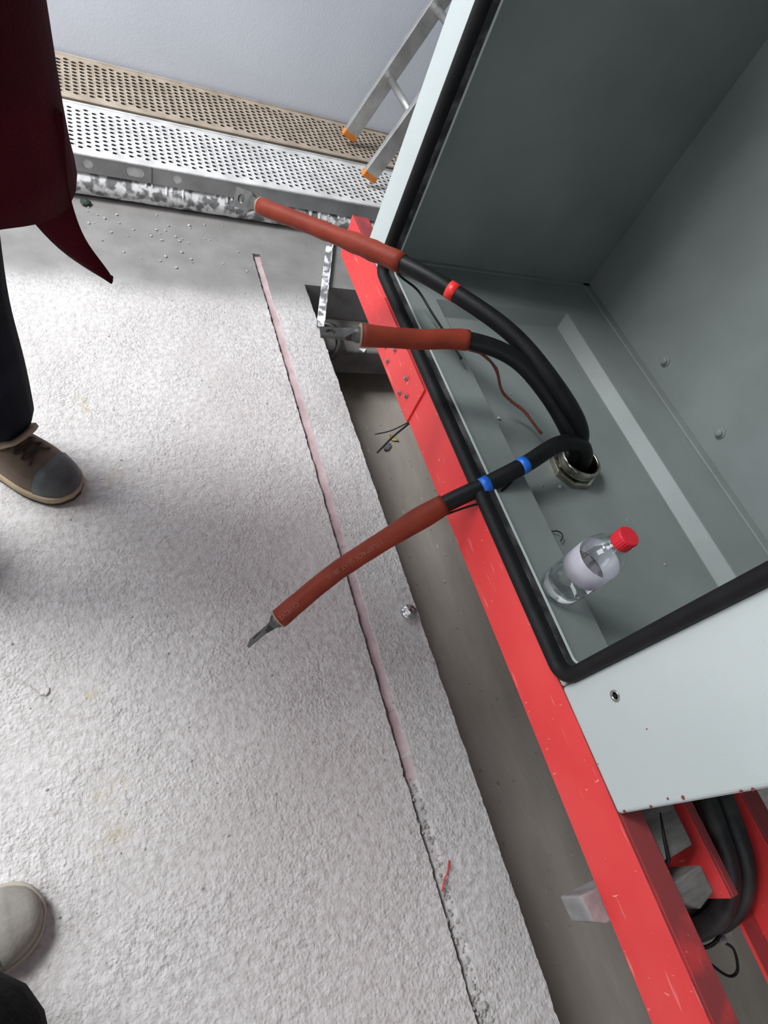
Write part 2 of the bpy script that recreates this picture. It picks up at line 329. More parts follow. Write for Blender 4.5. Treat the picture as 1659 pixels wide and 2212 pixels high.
w = mk('wall_left', jn(box(WX0 - 0.1, WX0, WY0, -0.6, -0.02, WZ), box(WX0 - 0.1, WX0, 2.1, WY1, -0.02, WZ), box(WX0 - 0.1, WX0, -0.6, 2.1, -0.02, 1.55)), M_PLAIN); tag(w, 'plain grey wall below a tall window', kind='structure')
w = mk('ceiling', jn(box(WX0, -2.45, WY0, WY1, WZ, WZ + 0.1), box(-1.15, WX1, WY0, WY1, WZ, WZ + 0.1), box(-2.45, -1.15, WY0, 1.35, WZ, WZ + 0.1), box(-2.45, -1.15, 2.55, WY1, WZ, WZ + 0.1)), M_PLAIN); tag(w, 'plain grey ceiling with a square rooflight opening', kind='structure')

# ------------------------------------------------------------------ cabinet
FX = 0.667; BX = 1.41; CY0, CY1 = -0.106, 1.292; OY0, OY1 = 0.093, 1.182; SZ = 0.5; CT = 2.05; OT = 1.9
IY0, IY1 = -0.09, 1.222; FZ = 0.52
cab = thing('metal_cabinet', (1.04, 0.6, SZ), 'large open grey metal switchgear cabinet standing on red steel beams', 'cabinet')
o = mk('front_frame', jn(box(FX, FX + 0.02, OY1, CY1, SZ, CT), box(FX, FX + 0.02, CY0, OY0, SZ, CT), box(FX, FX + 0.02, OY0, OY1, OT, CT), box(FX, FX + 0.02, OY0, OY1, SZ, SZ + 0.012)), M_CAB, cab); bev(o, 0.006, 3)
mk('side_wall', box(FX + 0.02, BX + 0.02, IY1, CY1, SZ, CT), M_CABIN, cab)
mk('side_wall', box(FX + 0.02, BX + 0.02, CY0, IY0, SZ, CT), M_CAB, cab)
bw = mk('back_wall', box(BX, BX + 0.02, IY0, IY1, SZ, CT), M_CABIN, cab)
mk('roof', box(FX, BX + 0.02, CY0, CY1, CT, CT + 0.02), M_CAB, cab)
# bottom return flanges along back and side walls
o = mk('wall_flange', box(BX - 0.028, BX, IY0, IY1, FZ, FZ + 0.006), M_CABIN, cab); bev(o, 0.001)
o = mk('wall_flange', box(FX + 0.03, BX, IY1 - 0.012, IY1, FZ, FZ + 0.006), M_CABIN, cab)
# floor pan with recessed middle
PX0, PX1, PY0, PY1, PD = 0.79, 1.235, 0.12, 1.073, 0.032
ins = 0.030
O_ = [(FX + 0.02, IY0), (BX, IY0), (BX, IY1), (FX + 0.02, IY1)]
A_ = [(PX0, PY0), (PX1, PY0), (PX1, PY1), (PX0, PY1)]
B_ = [(PX0 + 0.006, PY0 + ins), (PX1 - ins, PY0 + ins), (PX1 - ins, PY1 - ins), (PX0 + 0.006, PY1 - ins)]
V = [(x, y, FZ) for x, y in O_] + [(x, y, FZ) for x, y in A_] + [(x, y, FZ - PD) for x, y in B_]
F = []
for k in range(4):
    q = (k + 1) % 4; F += [(k, q, 4 + q, 4 + k), (4 + k, 4 + q, 8 + q, 8 + k)]
F.append((8, 9, 10, 11))
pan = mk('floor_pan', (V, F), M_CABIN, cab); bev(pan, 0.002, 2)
# bolts on the back wall
for y, z in ((0.828, 0.578), (0.568, 0.584), (0.30, 0.588)):
    mk('bolt', lathe([(0.0135, 0), (0.0135, 0.003), (0.009, 0.004), (0.009, 0.010), (0.006, 0.013), (0, 0.0135)], (BX, y, z), 18, (-1, 0, 0)), M_CABIN, bw)
# screw in the front frame
s_ = mk('screw', lathe([(0.0085, 0), (0.0085, 0.002), (0.0058, 0.002), (0.0052, 0.0), (0.0048, -0.001), (0.0, -0.001)], (FX, 0.049, 0.608), 20, (-1, 0, 0)), M_STEEL, cab, True)
mk('socket', lathe([(0.0035, 0), (0.0035, 0.0012), (0, 0.0012)], (FX - 0.0002, 0.049, 0.608), 6, (-1, 0, 0)), M_RUB, s_)
for y, z, r in ((-0.103, 0.575, 0.004), (-0.103, 0.518, 0.0045), (-0.097, 0.613, 0.0035), (-0.099, 0.640, 0.0055), (-0.104, 0.731, 0.004), (-0.104, 0.748, 0.004), (-0.007, 0.636, 0.0022), (-0.032, 0.507, 0.002)):
    r *= 0.62; V = [(x, y + r * q[0], z + r * q[1] * 0.9) for x in (FX - 0.0004, FX + 0.001) for q in ((-0.9, -0.7), (0.2, -1.1), (0.8, -0.1), (0.5, 0.9), (-0.6, 0.6))]
    mk('paint_chip', (V, [(0, 1, 2, 3, 4), (9, 8, 7, 6, 5)] + [(i, (i + 1) % 5, 5 + (i + 1) % 5, 5 + i) for i in range(5)]), M_CHIP, cab)
# rubber door seal round the opening, one closed loop
def rr(y0, y1, z0, z1, r, n=8):
    pts = []
    for cy, cz, a0 in ((y0 + r, z0 + r, math.pi), (y1 - r, z0 + r, 1.5 * math.pi), (y1 - r, z1 - r, 0), (y0 + r, z1 - r, 0.5 * math.pi)):
        for k in range(n + 1):
            a = a0 + 0.5 * math.pi * k / n; pts.append((cy + r * math.cos(a), cz + r * math.sin(a)))
    return pts
def loop_sweep(y0, y1, z0, z1, r, sec):
    """sec: (outward offset in the opening plane, x) section points"""
    V, F = [], []; n = len(sec); rings = [rr(y0 - d, y1 + d, z0 - d, z1 + d, r + d) for d, x in sec]; m_ = len(rings[0])
    for i in range(m_):
        for j, (d, x) in enumerate(sec): V.append((x, rings[j][i][0], rings[j][i][1]))
    for i in range(m_):
        for j in range(n): F.append((i * n + j, i * n + (j + 1) % n, ((i + 1) % m_) * n + (j + 1) % n, ((i + 1) % m_) * n + j))
    return V, F
gk = mk('door_seal', loop_sweep(OY0 + 0.022, OY1 - 0.022, SZ + 0.026, OT - 0.02, 0.018, [(0.0, 0.677), (0.0, 0.662), (0.004, 0.655), (0.010, 0.652), (0.016, 0.652), (0.022, 0.657), (0.025, 0.666), (0.020, 0.677)]), M_RUB, cab, True)
mk('seal_channel', loop_sweep(OY0 + 0.022, OY1 - 0.022, SZ + 0.026, OT - 0.02, 0.018, [(0.0, 0.677), (0.003, 0.677), (0.003, 0.692), (0.0, 0.692)]), M_RUBD, cab)
mk('seal_lip', loop_sweep(OY0 + 0.022, OY1 - 0.022, SZ + 0.026, OT - 0.02, 0.018, [(-0.002, 0.692), (0.003, 0.692), (0.003, 0.696), (-0.002, 0.696)]), M_CAB, cab)
# threaded cable gland in the pan
GC = (0.965, 0.545); PZ = FZ - PD
gl_ = mk('cable_gland', lathe([(0.047, 0), (0.047, 0.02), (0.049, 0.022), (0.047, 0.024), (0.047, 0.026), (0.049, 0.028), (0.047, 0.030), (0.049, 0.033), (0.049, 0.042), (0.043, 0.044), (0.0415, 0.040), (0.0405, -0.05), (0.047, -0.05)], (*GC, PZ), 40), M_GLAND, cab, True)
nut = [(0.058 * math.cos(t) , 0.058 * math.sin(t)) for t in [2 * math.pi * (k + 0.3) / 8 for k in range(8)]]
V = [(GC[0] + x, GC[1] + y, z) for z in (PZ, PZ + 0.016) for x, y in nut] + [(GC[0] + 0.047 * x / 0.058, GC[1] + 0.047 * y / 0.058, z) for z in (PZ, PZ + 0.016) for x, y in nut]
F = []
for k in range(8):
    q = (k + 1) % 8; F += [(k, q, 8 + q, 8 + k), (8 + k, 8 + q, 24 + q, 24 + k), (16 + k, 24 + k, 24 + q, 16 + q)]
bev(mk('lock_nut', (V, F), M_GLAND, gl_), 0.003, 2)

# ------------------------------------------------------------------ red steel channel beams
def beam(x, yend, label, fw=0.048, h=0.122, top=0.5, y0=-1.6):
    b = thing('steel_beam', (x, 0, top - h), label, 'beam', 'red channel beams under the cabinet')
    V, F = jn(box(x, x + 0.006, y0, yend, top - h, top), box(x + 0.006, x + fw, y0, yend - 0.004, top - 0.008, top), box(x + 0.006, x + fw, y0, yend - 0.004, top - h, top - h + 0.008))
    o = mk('channel', (V, F), M_RED, b); bev(o, 0.0015, 2)
    return b
b1 = beam(0.667, 1.43, 'bright red channel beam along the trench, riveted splice plate on its face')
b2 = beam(0.826, 1.40, 'dark red beam between the timber blocks and the black cables', 0.020, 0.100, 0.478, -0.27)
b3 = beam(0.950, 1.40, 'red beam at the far side of the bundled black cables', 0.045, 0.106, 0.484)
px0, px1 = 0.786, 1.10
mk('lower_flange', box(0.915, 0.950, -1.6, 1.40, 0.378, 0.386), M_RED, b3)
sp = mk('splice_plate', ([(x, y, z) for x in (FX - 0.005, FX) for y, z in ((px0, 0.376), (px0 + 0.0, 0.488), (px1, 0.488), (px1, 0.376))], [(0, 1, 2, 3), (7, 6, 5, 4), (0, 4, 5, 1), (1, 5, 6, 2), (2, 6, 7, 3), (3, 7, 4, 0)]), M_RED, b1); bev(sp, 0.001)
for y, z in ((1.001, 0.418), (0.957, 0.448), (0.965, 0.402), (0.863, 0.446), (0.861, 0.398), (0.831, 0.419)):
    mk('bolt', lathe([(0.0062, 0), (0.0062, 0.002), (0.0048, 0.003), (0.0048, 0.0065), (0.002, 0.008), (0, 0.008)], (FX - 0.005, y, z), 6, (-1, 0, 0)), M_STEEL, sp)

# timber between and under the beams
def block(name, pts, z0, z1, material, label, cat, group=None):
    n = len(pts); V = [(x, y, z) for z in (z0, z1) for x, y in pts]
    F = [tuple(range(n))[::-1], tuple(range(n, 2 * n))] + [(i, (i + 1) % n, n + (i + 1) % n, n + i) for i in range(n)]
    o = mk(name, (V, F), material); bev(o, 0.003, 2); return tag(o, label, cat, group)
block('timber_block', [(0.717, -0.190), (0.800, -0.186), (0.800, -0.06), (0.717, -0.06)], 0.39, 0.482, M_WOOD, 'grey dusty timber spacer wedged under the cabinet edge', 'block')
block('timber_block', [(0.722, -0.218), (0.800, -0.214), (0.800, -0.252), (0.760, -0.262), (0.730, -0.246)], 0.39, 0.478, M_WOOD, 'short chamfered timber block between the beams, above the cable loop', 'block')
block('crossbar', [(0.632, -0.203), (1.00, -0.203), (1.00, -0.250), (0.66, -0.250), (0.636, -0.240)], 0.318, 0.377, M_BLOCK, 'pale grey bar stub poking out beneath the red beam', 'bar')

# ------------------------------------------------------------------ power cables
def lug(parent, p, d, up, twist=0.0, L_=0.075, wd=0.0215, mtl=None):
    """crimp barrel and flat palm with a hole; d direction, up palm normal"""
    d = Vector(d).normalized(); up = (Vector(up) - d * Vector(up).dot(d)).normalized(); s = d.cross(up); p = Vector(p)
    root = mk('cable_lug', lathe([(0.0155, -0.02), (0.0155, 0.006), (0.0135, 0.009), (0.010, 0.014), (0.0, 0.016)], p, 20, d), mtl, parent, True)
    V, F = [], []
    # neck flattening into the palm
    st = [(0.006, 0.0125, 0.0105), (0.016, 0.0135, 0.0075), (0.028, wd, 0.0035), (0.032, wd, 0.0028)]
    for a, hw, ht in st:
        for sx, sy in ((-1, -1), (1, -1), (1, 1), (-1, 1)): V.append(p + d * a + s * hw * sx + up * ht * sy)
    for i in range(len(st) - 1):
        for k in range(4): F.append((i * 4 + k, i * 4 + (k + 1) % 4, i * 4 + 4 + (k + 1) % 4, i * 4 + 4 + k))
    F.append((0, 1, 2, 3))
    mk('neck', (V, F), mtl, root)
    c = p + d * (0.032 + wd); n = 24; V, F = [], []
    for zz in (-0.0028, 0.0028):
        for k in range(n):
            t = 2 * math.pi * k / n; ct, st_ = math.cos(t), math.sin(t); q = max(abs(ct), abs(st_))
            V.append(c + d * (wd * ct / q) + s * (wd * st_ / q) + up * zz)
        for k in range(n):
            t = 2 * math.pi * k / n; V.append(c + d * 0.0105 * math.cos(t) + s * 0.0105 * math.sin(t) + up * zz)
    for k in range(n):
        q = (k + 1) % n
        F += [(k, q, n + q, n + k), (2 * n + k, 3 * n + k, 3 * n + q, 2 * n + q), (k, 2 * n + k, 2 * n + q, q), (n + k, n + q, 3 * n + q, 3 * n + k)]
    mk('palm', (V, F), mtl, root)
def cable(label, pts, k0, rO, lugup, bands, lugm):
    """pts from the gland to the lug; from control point k0 on it wears the heat-shrink sleeve"""
    n = 12; P = spline(pts, n); a = k0 * n
    c = thing('power_cable', P[0], label, 'cable', 'three power cables rising through the gland')
    mk('sheath', tube(P[:a + 6], 0.0178, 20), M_BLK, c, True)
    sl = P[a:]; sh = mk('heat_shrink_sleeve', tube(sl, rO, 24, wob=0.05), M_ORANGE, c, True)
    d = (P[-1] - P[-3]).normalized()
    lug(c, P[-1] + d * 0.004, d, lugup, mtl=lugm)
    mk('sleeve_rim', lathe([(0.0155, 0), (rO(1) * 1.01, 0), (rO(1) * 1.01, 0.0035), (0.0155, 0.0035)], P[-1], 24, d), M_TONGUE, c, True)
    for f, ln, mt in bands:
        i = int(f * n); seg = [P[i] + (P[i + 1] - P[i]).normalized() * (t * ln) for t in (0, 0.5, 1)]
        mk('tape_band', tube(seg, 0.0186, 20), mt, c, True)
    return c, sh, P
def bumps(*bs):
    base, lst = bs[0], bs[1:]
    return lambda t: base + sum(h * math.exp(-((t - q) / w) ** 2) for q, h, w in lst)
c1, sh1, P1 = cable('power cable with red tape band reaching toward the scaffold planks', [(0.966, 0.566, 0.36), (0.964, 0.566, 0.46), (0.950, 0.564, 0.54), (0.910, 0.570, 0.607), (0.842, 0.630, 0.661), (0.769, 0.748, 0.689), (0.681, 0.869, 0.685), (0.601, 0.979, 0.665), (0.496, 1.141, 0.610), (0.375, 1.298, 0.556)], 7, bumps(0.0192, (0.06, 0.0032, 0.07), (0.215, 0.0042, 0.055), (0.34, 0.0028, 0.05), (0.56, 0.0016, 0.025)), (-0.30, -0.80, 0.50), [(6.0, 0.020, M_REDT)], M_LUGD)
c2, sh2, P2 = cable('power cable without tape, level sleeve crossing the red beam', [(0.944, 0.545, 0.36), (0.944, 0.546, 0.46), (0.934, 0.552, 0.54), (0.895, 0.573, 0.590), (0.834, 0.639, 0.638), (0.760, 0.703, 0.670), (0.666, 0.747, 0.669), (0.565, 0.765, 0.648), (0.459, 0.788, 0.629)], 6, bumps(0.0195, (0.05, 0.0015, 0.1), (0.96, 0.0025, 0.15)), (0.0, 0.30, 0.95), [], M_LUGD)
c3, sh3, P3 = cable('power cable with two blue tape bands hanging out over the floor', [(0.972, 0.530, 0.36), (0.970, 0.531, 0.46), (0.957, 0.537, 0.540), (0.920, 0.549, 0.578), (0.855, 0.548, 0.582), (0.771, 0.519, 0.557), (0.688, 0.499, 0.524), (0.600, 0.485, 0.479), (0.504, 0.464, 0.413), (0.391, 0.433, 0.331), (0.289, 0.390, 0.248)], 7, bumps(0.0195, (0.15, 0.0045, 0.13), (0.38, 0.0012, 0.1), (0.97, 0.001, 0.1)), (0.80, -0.42, 0.06), [(5.0, 0.017, M_BLUE), (6.02, 0.019, M_BLUE)], M_LUGD)
# printing on the lower sleeve, wrapped on its surface
def wrap_text(txt, P, s0, size, r, parent):
    cu = bpy.data.curves.new('print', 'FONT'); cu.body = txt; cu.size = size; t = bpy.data.objects.new('print', cu); COL.objects.link(t)
    me = bpy.data.meshes.new_from_object(t.evaluated_get(bpy.context.evaluated_depsgraph_get())); bpy.data.objects.remove(t)
    cum = [0.0]
    for i in range(1, len(P)): cum.append(cum[-1] + (P[i] - P[i - 1]).length)
    co = org(parent)
    for v in me.vertices:
        s = s0 + v.co.x; i = 0
        while i < len(P) - 2 and cum[i + 1] < s: i += 1
        t_ = (P[i + 1] - P[i]).normalized(); p = P[i] + t_ * (s - cum[i])
        n_ = Vector((-0.15, -0.35, 0.93)); n_ = (n_ - t_ * n_.dot(t_)).normalized(); b_ = n_.cross(t_)
        ph = (v.co.y - size * 0.35) / r
        v.co = p + (n_ * math.cos(ph) + b_ * math.sin(ph)) * (r + 0.0012) - co
    me.materials.append(M_PRINT); o = bpy.data.objects.new('print', me); COL.objects.link(o); o.parent = parent
SP = P3[7 * 12:]; Ltot = sum((SP[i + 1] - SP[i]).length for i in range(len(SP) - 1))
wrap_text('C11820 FUSIPACK SKAT 38/16', SP, Ltot * 0.27, 0.0125, 0.0195, sh3)
wrap_text('C1182V2', SP, Ltot * 0.87, 0.0125, 0.0195, sh3)
# thin drain wires
mk('earth_wire', tube(spline([(0.585, 0.985, 0.655), (0.640, 1.03, 0.60), (0.700, 1.03, 0.568), (0.722, 0.97, 0.555), (0.740, 0.90, 0.548), (0.752, 0.83, 0.545)], 8), 0.0028, 8), M_BLK, c1, True)
mk('earth_wire', tube(spline([(0.660, 0.732, 0.662), (0.711, 0.732, 0.647), (0.776, 0.741, 0.599), (0.818, 0.723, 0.548), (0.867, 0.690, 0.531), (0.903, 0.630, 0.516)], 10), 0.0034, 8, wob=0.5), M_COPPER, c2, True)
mk('earth_wire', tube(spline([(0.60, 0.470, 0.462), (0.635, 0.468, 0.488), (0.690, 0.472, 0.508), (0.735, 0.492, 0.530), (0.748, 0.508, 0.548)], 8), 0.0024, 8), M_BLK, c3, True)

# ------------------------------------------------------------------ bottle
BC = (0.735, 0.258, FZ)
bt = thing('water_bottle', BC, 'clear plastic water bottle with white label and red screw cap', 'bottle')
def bp_(s): return [(r * s if r else 0, h) for r, h in ((0.0, 0.006), (0.02, 0.004), (0.03, 0.0), (0.036, 0.004), (0.0385, 0.012), (0.0375, 0.02), (0.0385, 0.026), (0.0385, 0.034), (0.0372, 0.038), (0.0385, 0.044), (0.0385, 0.075), (0.0385, 0.128), (0.037, 0.140), (0.032, 0.154), (0.024, 0.165), (0.0165, 0.172), (0.0155, 0.180))]
mk('body', lathe(bp_(1.0), BC, 40), M_CLEAR, bt, True)
mk('water', lathe([(0.0, 0.009), (0.028, 0.007), (0.0345, 0.012), (0.0362, 0.02), (0.0368, 0.034), (0.0358, 0.038), (0.0370, 0.044), (0.0370, 0.084), (0.0, 0.0845)], BC, 40), M_WATER, bt, True)
lb = mk('wrap_label', lathe([(0.0390, 0.079), (0.0390, 0.126), (0.0388, 0.126), (0.0388, 0.079)], BC, 40), M_FILM, bt, True)
V, F = [], []
for k in range(6):
    a = math.radians(-88 + k * 9)
    for h in (0.060, 0.078): V.append((BC[0] + 0.0392 * math.cos(a), BC[1] + 0.0392 * math.sin(a), BC[2] + h + 0.012 * (5 - k) / 5 * (h < 0.07)))
for k in range(5): F.append((2 * k, 2 * k + 2, 2 * k + 3, 2 * k + 1))
mk('red_mark', (V, F), M_CAP, lb)
cp_ = []
n = 48
prof = [(0.0185, 0.177), (0.0188, 0.180), (0.0186, 0.198), (0.0172, 0.2005), (0.0, 0.2005)]
V, F = lathe(prof, BC, n)
V = [v if i >= 3 * n or i % 2 else (Vector(BC) + (Vector(v) - Vector(BC)) @ Matrix.Diagonal((0.965, 0.965, 1))) for i, v in enumerate(V)]
bev(mk('screw_cap', (V, F), M_CAP, bt), 0.001)
mk('neck_ring', lathe([(0.0155, 0.169), (0.0185, 0.171), (0.0185, 0.1735), (0.0155, 0.175)], BC, 32), M_CLEAR, bt, True)

# ------------------------------------------------------------------ scaffold planks, rail, ladder
def plank(name, x0, x1, y0, y1, zt, hd, rows, hw, hh, mtop, mside, min_, label, cw=0.026):
    o = thing(name, ((x0 + x1) / 2, (y0 + y1) / 2, zt - hd), label, 'plank', 'scaffold planks along the wall')
    V, F = [], []; mar = 0.03; pit = (y1 - y0 - 2 * mar) / (rows + 0.5)
    def quad(a, b, c, d, z=zt):
        k = len(V); V.extend([(a, c, z), (b, c, z), (b, d, z), (a, d, z)]); F.append((k, k + 1, k + 2, k + 3))
    nc = int((x1 - x0) / cw)
    quad(x0, x1, y0, y0 + mar); quad(x0, x1, y1 - mar, y1)
    for i in range(nc):
        xa = x0 + i * cw; xb = xa + cw; off = pit * 0.5 if i % 2 else 0.0
        yb = y0 + mar
        if off: quad(xa, xb, yb, yb + off)
        else: quad(xa, xb, y1 - mar - pit * 0.5, y1 - mar)
        for r in range(rows):
            ya = yb + off + r * pit; yc = ya + pit; cx, cy = (xa + xb) / 2, (ya + yc) / 2; k = len(V)
            ring = [(xb, cy), (xb, yc), (cx, yc), (xa, yc), (xa, cy), (xa, ya), (cx, ya), (xb, ya)]
            V.extend([(x, y, zt) for x, y in ring])
            for z, sc in ((zt + 0.0015, 1.0), (zt - 0.0005, 0.97)):
                V.extend([(cx + hw * sc * math.cos(j * math.pi / 4) , cy + hh * sc * math.sin(j * math.pi / 4), z) for j in range(8)])
            for j in range(8):
                q = (j + 1) % 8; F.append((k + j, k + q, k + 8 + q, k + 8 + j)); F.append((k + 8 + j, k + 8 + q, k + 16 + q, k + 16 + j))
    xe = x0 + nc * cw
    if xe < x1: quad(xe, x1, y0 + mar, y1 - mar)
    mk('perforated_deck', (V, F), mtop, o)
    mk('hole_shade_sheet', box(x0, x1, y0 + 0.01, y1 - 0.01, zt - 0.034, zt - 0.030), min_, o)  # dark sheet below the deck, its colour makes the holes look shaded
    # long side faces with raised edge beads
    mk('edge_bead', tube([(x0, y0 + 0.004, zt), (x1, y0 + 0.004, zt)], 0.005, 8), mtop, o, True)
    mk('edge_bead', tube([(x0, y1 - 0.004, zt), (x1, y1 - 0.004, zt)], 0.005, 8), mtop, o, True)
    mk('side_rail', box(x0, x1, y1 - 0.006, y1, zt - hd, zt), mside, o)
    return o
PZT = 0.15
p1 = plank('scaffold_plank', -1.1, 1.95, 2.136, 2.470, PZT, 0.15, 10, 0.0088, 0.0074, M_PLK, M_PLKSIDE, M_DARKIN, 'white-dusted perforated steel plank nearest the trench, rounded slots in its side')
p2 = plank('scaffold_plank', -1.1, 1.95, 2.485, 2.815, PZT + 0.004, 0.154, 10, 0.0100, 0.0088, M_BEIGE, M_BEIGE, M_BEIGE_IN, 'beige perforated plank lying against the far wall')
mk('side_rail', box(-1.1, 1.95, 2.485, 2.491, 0.0, PZT + 0.004), M_BEIGE, p2)
# front side of the near plank with its slots
def slot_face(x0, x1, z0, z1, y, slots):
    V, F = [], []
    def quad(a, b, c, d):
        k = len(V); V.extend([(a, y, c), (b, y, c), (b, y, d), (a, y, d)]); F.append((k, k + 1, k + 2, k + 3))
    xs = x0
    for cx, hw, hh in slots:
        a, b = cx - hw - 0.012, cx + hw + 0.012; quad(xs, a, z0, z1); k = len(V); cz = (z0 + z1) / 2; N_ = 24
        for j in range(N_):
            t = 2 * math.pi * j / N_; ct, st = math.cos(t), math.sin(t)
            q = max(abs(ct), abs(st)); V.append((cx + (hw + 0.012) * ct / q, y, cz + (z1 - z0) / 2 * st / q))
        for j in range(N_):
            t = 2 * math.pi * j / N_; ct, st = math.cos(t), math.sin(t)
            e = max(0, hw - hh); V.append((cx + (e if ct > 1e-6 else -e if ct < -1e-6 else 0) + hh * ct, y, cz + hh * st))
        for j in range(N_):
            q = (j + 1) % N_; F.append((k + j, k + q, k + N_ + q, k + N_ + j))
        xs = b
    quad(xs, x1, z0, z1); return V, F
fz0 = 0.092
mk('side_rail', slot_face(-1.1, 1.95, fz0, PZT, 2.137, [(-0.33, 0.028, 0.017), (0.021, 0.0165, 0.0165), (0.168, 0.030, 0.0165), (0.307, 0.0165, 0.0165), (0.62 + 0.55, 0.03, 0.0165)]), M_PLKSIDE, p1)
mk('lit_slot_sheet', box(-1.1, 1.95, 2.1395, 2.1415, fz0 - 0.002, PZT - 0.003), M_PLK, p1)  # pale sheet close behind the slots, stands in for the lit inside
mk('side_joint', box(0.222, 0.2235, 2.1345, 2.137, fz0, PZT), M_DARKIN, p1)
# bottom bearer for both planks, flange spattered with plaster
rl = thing('bearer_rail', (0.4, 2.16, 0), 'round steel rail crusted with white plaster drips under the near plank', 'rail')
mk('pipe', tube([(-1.1 + i * 0.03, 2.168, 0.046) for i in range(102)], 0.045, 16, wob=0.04), M_SPLAT, rl, True)
V, F = [], []
for i in range(46):
    x = 0.19 + i * 0.021 + random.uniform(-0.008, 0.008)
    if 0.62 < x < 0.7 and random.random() < 0.5: continue
    ln = random.uniform(0.3, 1.25); w0 = random.uniform(0.006, 0.014); k = len(V)
    st = 6
    for j in range(st + 1):
        t = j / st; a = math.radians(78) + ln * t * 1.25; wd = w0 * (1 - 0.75 * t) + 0.002; r = 0.0475 + 0.004 * math.sin(math.pi * min(1, t + 0.3))
        y, z = 2.168 + math.cos(a) * r, 0.046 + math.sin(a) * r
        V += [(x - wd, y + 0.004, z - 0.002), (x, y - 0.0035, z + 0.002), (x + wd, y + 0.004, z - 0.002)]
    for j in range(st):
        for q in (0, 1): F.append((k + 3 * j + q, k + 3 * j + q + 1, k + 3 * j + q + 4, k + 3 * j + q + 3))
dr = mk('plaster_drips', (V, F), M_PLASTER, rl, True); dr['kind'] = 'stuff'

ld = thing('ladder', (1.07, 2.45, PZT), 'aluminium ladder with orange rubber feet standing on the planks', 'ladder')
LD = Vector((0.398, 0, 1)).normalized(); LN = Vector((LD.z, 0, -LD.x))   # along the rail, and across it
LLEN = (2.75 - PZT) / LD.z
for yc in (2.292, 2.612):
    b0 = Vector((1.085, yc, PZT + 0.03)) + LD * 0.012
    o = mk('rail', obox(b0 + LD * (LLEN / 2), LD * (LLEN / 2), (0, 0.0125, 0), LN * 0.033), M_ALU, ld); bev(o, 0.003)
    ft = mk('foot', obox(b0 + LD * 0.004, LD * 0.014, (0, 0.0140, 0), LN * 0.0345), M_OFEET, ld); bev(ft, 0.004)
k = 0
while True:
    s = 0.285 + 0.285 * k
    if s > LLEN - 0.1: break
    c = Vector((1.092, 0, PZT + 0.03)) + LD * s
    mk('rung', tube([(c.x, 2.304, c.z), (c.x, 2.600, c.z)], 0.0155, 12), M_ALU, ld, True); k += 1

# splattered bar leaning from the planks into the trench end
ba, bb_ = Vector((0.917, 2.105, 0.009)), Vector((0.729, 1.545, 0.009)); bd = (bb_ - ba).normalized(); bs = Vector((-bd.y, bd.x, 0))
br = mk('metal_bar', jn(obox((ba + bb_) / 2, (bb_ - ba) / 2, bs * 0.0135, (0, 0, 0.003)), obox((ba + bb_) / 2 + bs * 0.012 + Vector((0, 0, 0.008)), (bb_ - ba) / 2, bs * 0.0015, (0, 0, 0.010))), M_SPLAT); bev(br, 0.001)
tag(br, 'plaster-spattered angle bar lying from the planks out over the trench end', 'bar')

# ------------------------------------------------------------------ trench contents
dt = thing('trench_duct', (1.2, 1.68, TZ), 'dark metal duct crossing the far end of the trench', 'duct')
bev(mk('duct_body', box(0.74, XR, 1.60, TEND, -0.27, -0.145), M_DUCT, dt), 0.01, 3)
mk('support', box(0.80, 0.86, 1.63, 1.76, TZ, -0.27), M_DUCT, dt); mk('support', box(1.5, 1.56, 1.63, 1.76, TZ, -0.27), M_DUCT, dt)
sl = tube(spline([(0.80, 1.70, -0.10), (0.835, 1.66, -0.085), (0.85, 1.60, -0.10), (0.83, 1.56, -0.14), (0.80, 1.57, -0.16)], 6), lambda t: 0.008 + 0.006 * math.sin(3 * t), 8, wob=0.5)
tag(mk('torn_sleeve', sl, M_LUGD, None, True), 'crumpled grey sleeve hooked on the end of the duct', 'sleeve')
tri = ([(0.952, 1.612, -0.1435), (0.984, 1.612, -0.1435), (0.968, 1.592, -0.1435), (0.952, 1.612, -0.1405), (0.984, 1.612, -0.1405), (0.968, 1.592, -0.1405)], [(0, 2, 1), (3, 4, 5), (0, 1, 4, 3), (1, 2, 5, 4), (2, 0, 3, 5)])
tag(mk('plastic_offcut', tri, M_PLASTER), 'tiny white triangular offcut lying on the trench duct', 'offcut')
tag(mk('thin_wire', tube(spline([(0.700, 0.800, 0.385), (0.705, 0.83, 0.31), (0.712, 0.865, 0.22), (0.722, 0.905, 0.10)], 8), 0.0028, 8), M_BLK, None, True), 'thin black wire end hanging below the red beam, the thicker one', 'wire', 'loose wire ends below the beam')
tag(mk('thin_wire', tube(spline([(0.712, 0.806, 0.385), (0.712, 0.835, 0.32), (0.708, 0.880, 0.23), (0.700, 0.925, 0.16)], 8), 0.0018, 8), M_BLK, None, True), 'thinner black wire strand curling below the red beam', 'wire', 'loose wire ends below the beam')
def leaf(c, L_, Wd, rot, bend, material, name, label, cat):
    V, F = [], []
    for i in range(7):
        t = i / 6; wv = Wd * math.sin(math.pi * min(0.98, t * 0.9 + 0.08)) ** 0.8
        for s in (-1, 0, 1):
            x = (t - 0.5) * L_; y = s * wv; z = bend * (abs(s) * 0.5 + (2 * t - 1) ** 2)
            V.append((c[0] + x * math.cos(rot) - y * math.sin(rot), c[1] + x * math.sin(rot) + y * math.cos(rot), c[2] + z))
    for i in range(6):
        for s in (0, 1): F.append((3 * i + s, 3 * i + s + 1, 3 * i + s + 4, 3 * i + s + 3))
    o = mk(name, (V, F), material, None, True); md = o.modifiers.new('s', 'SOLIDIFY'); md.thickness = 0.001
    return tag(o, label, cat)
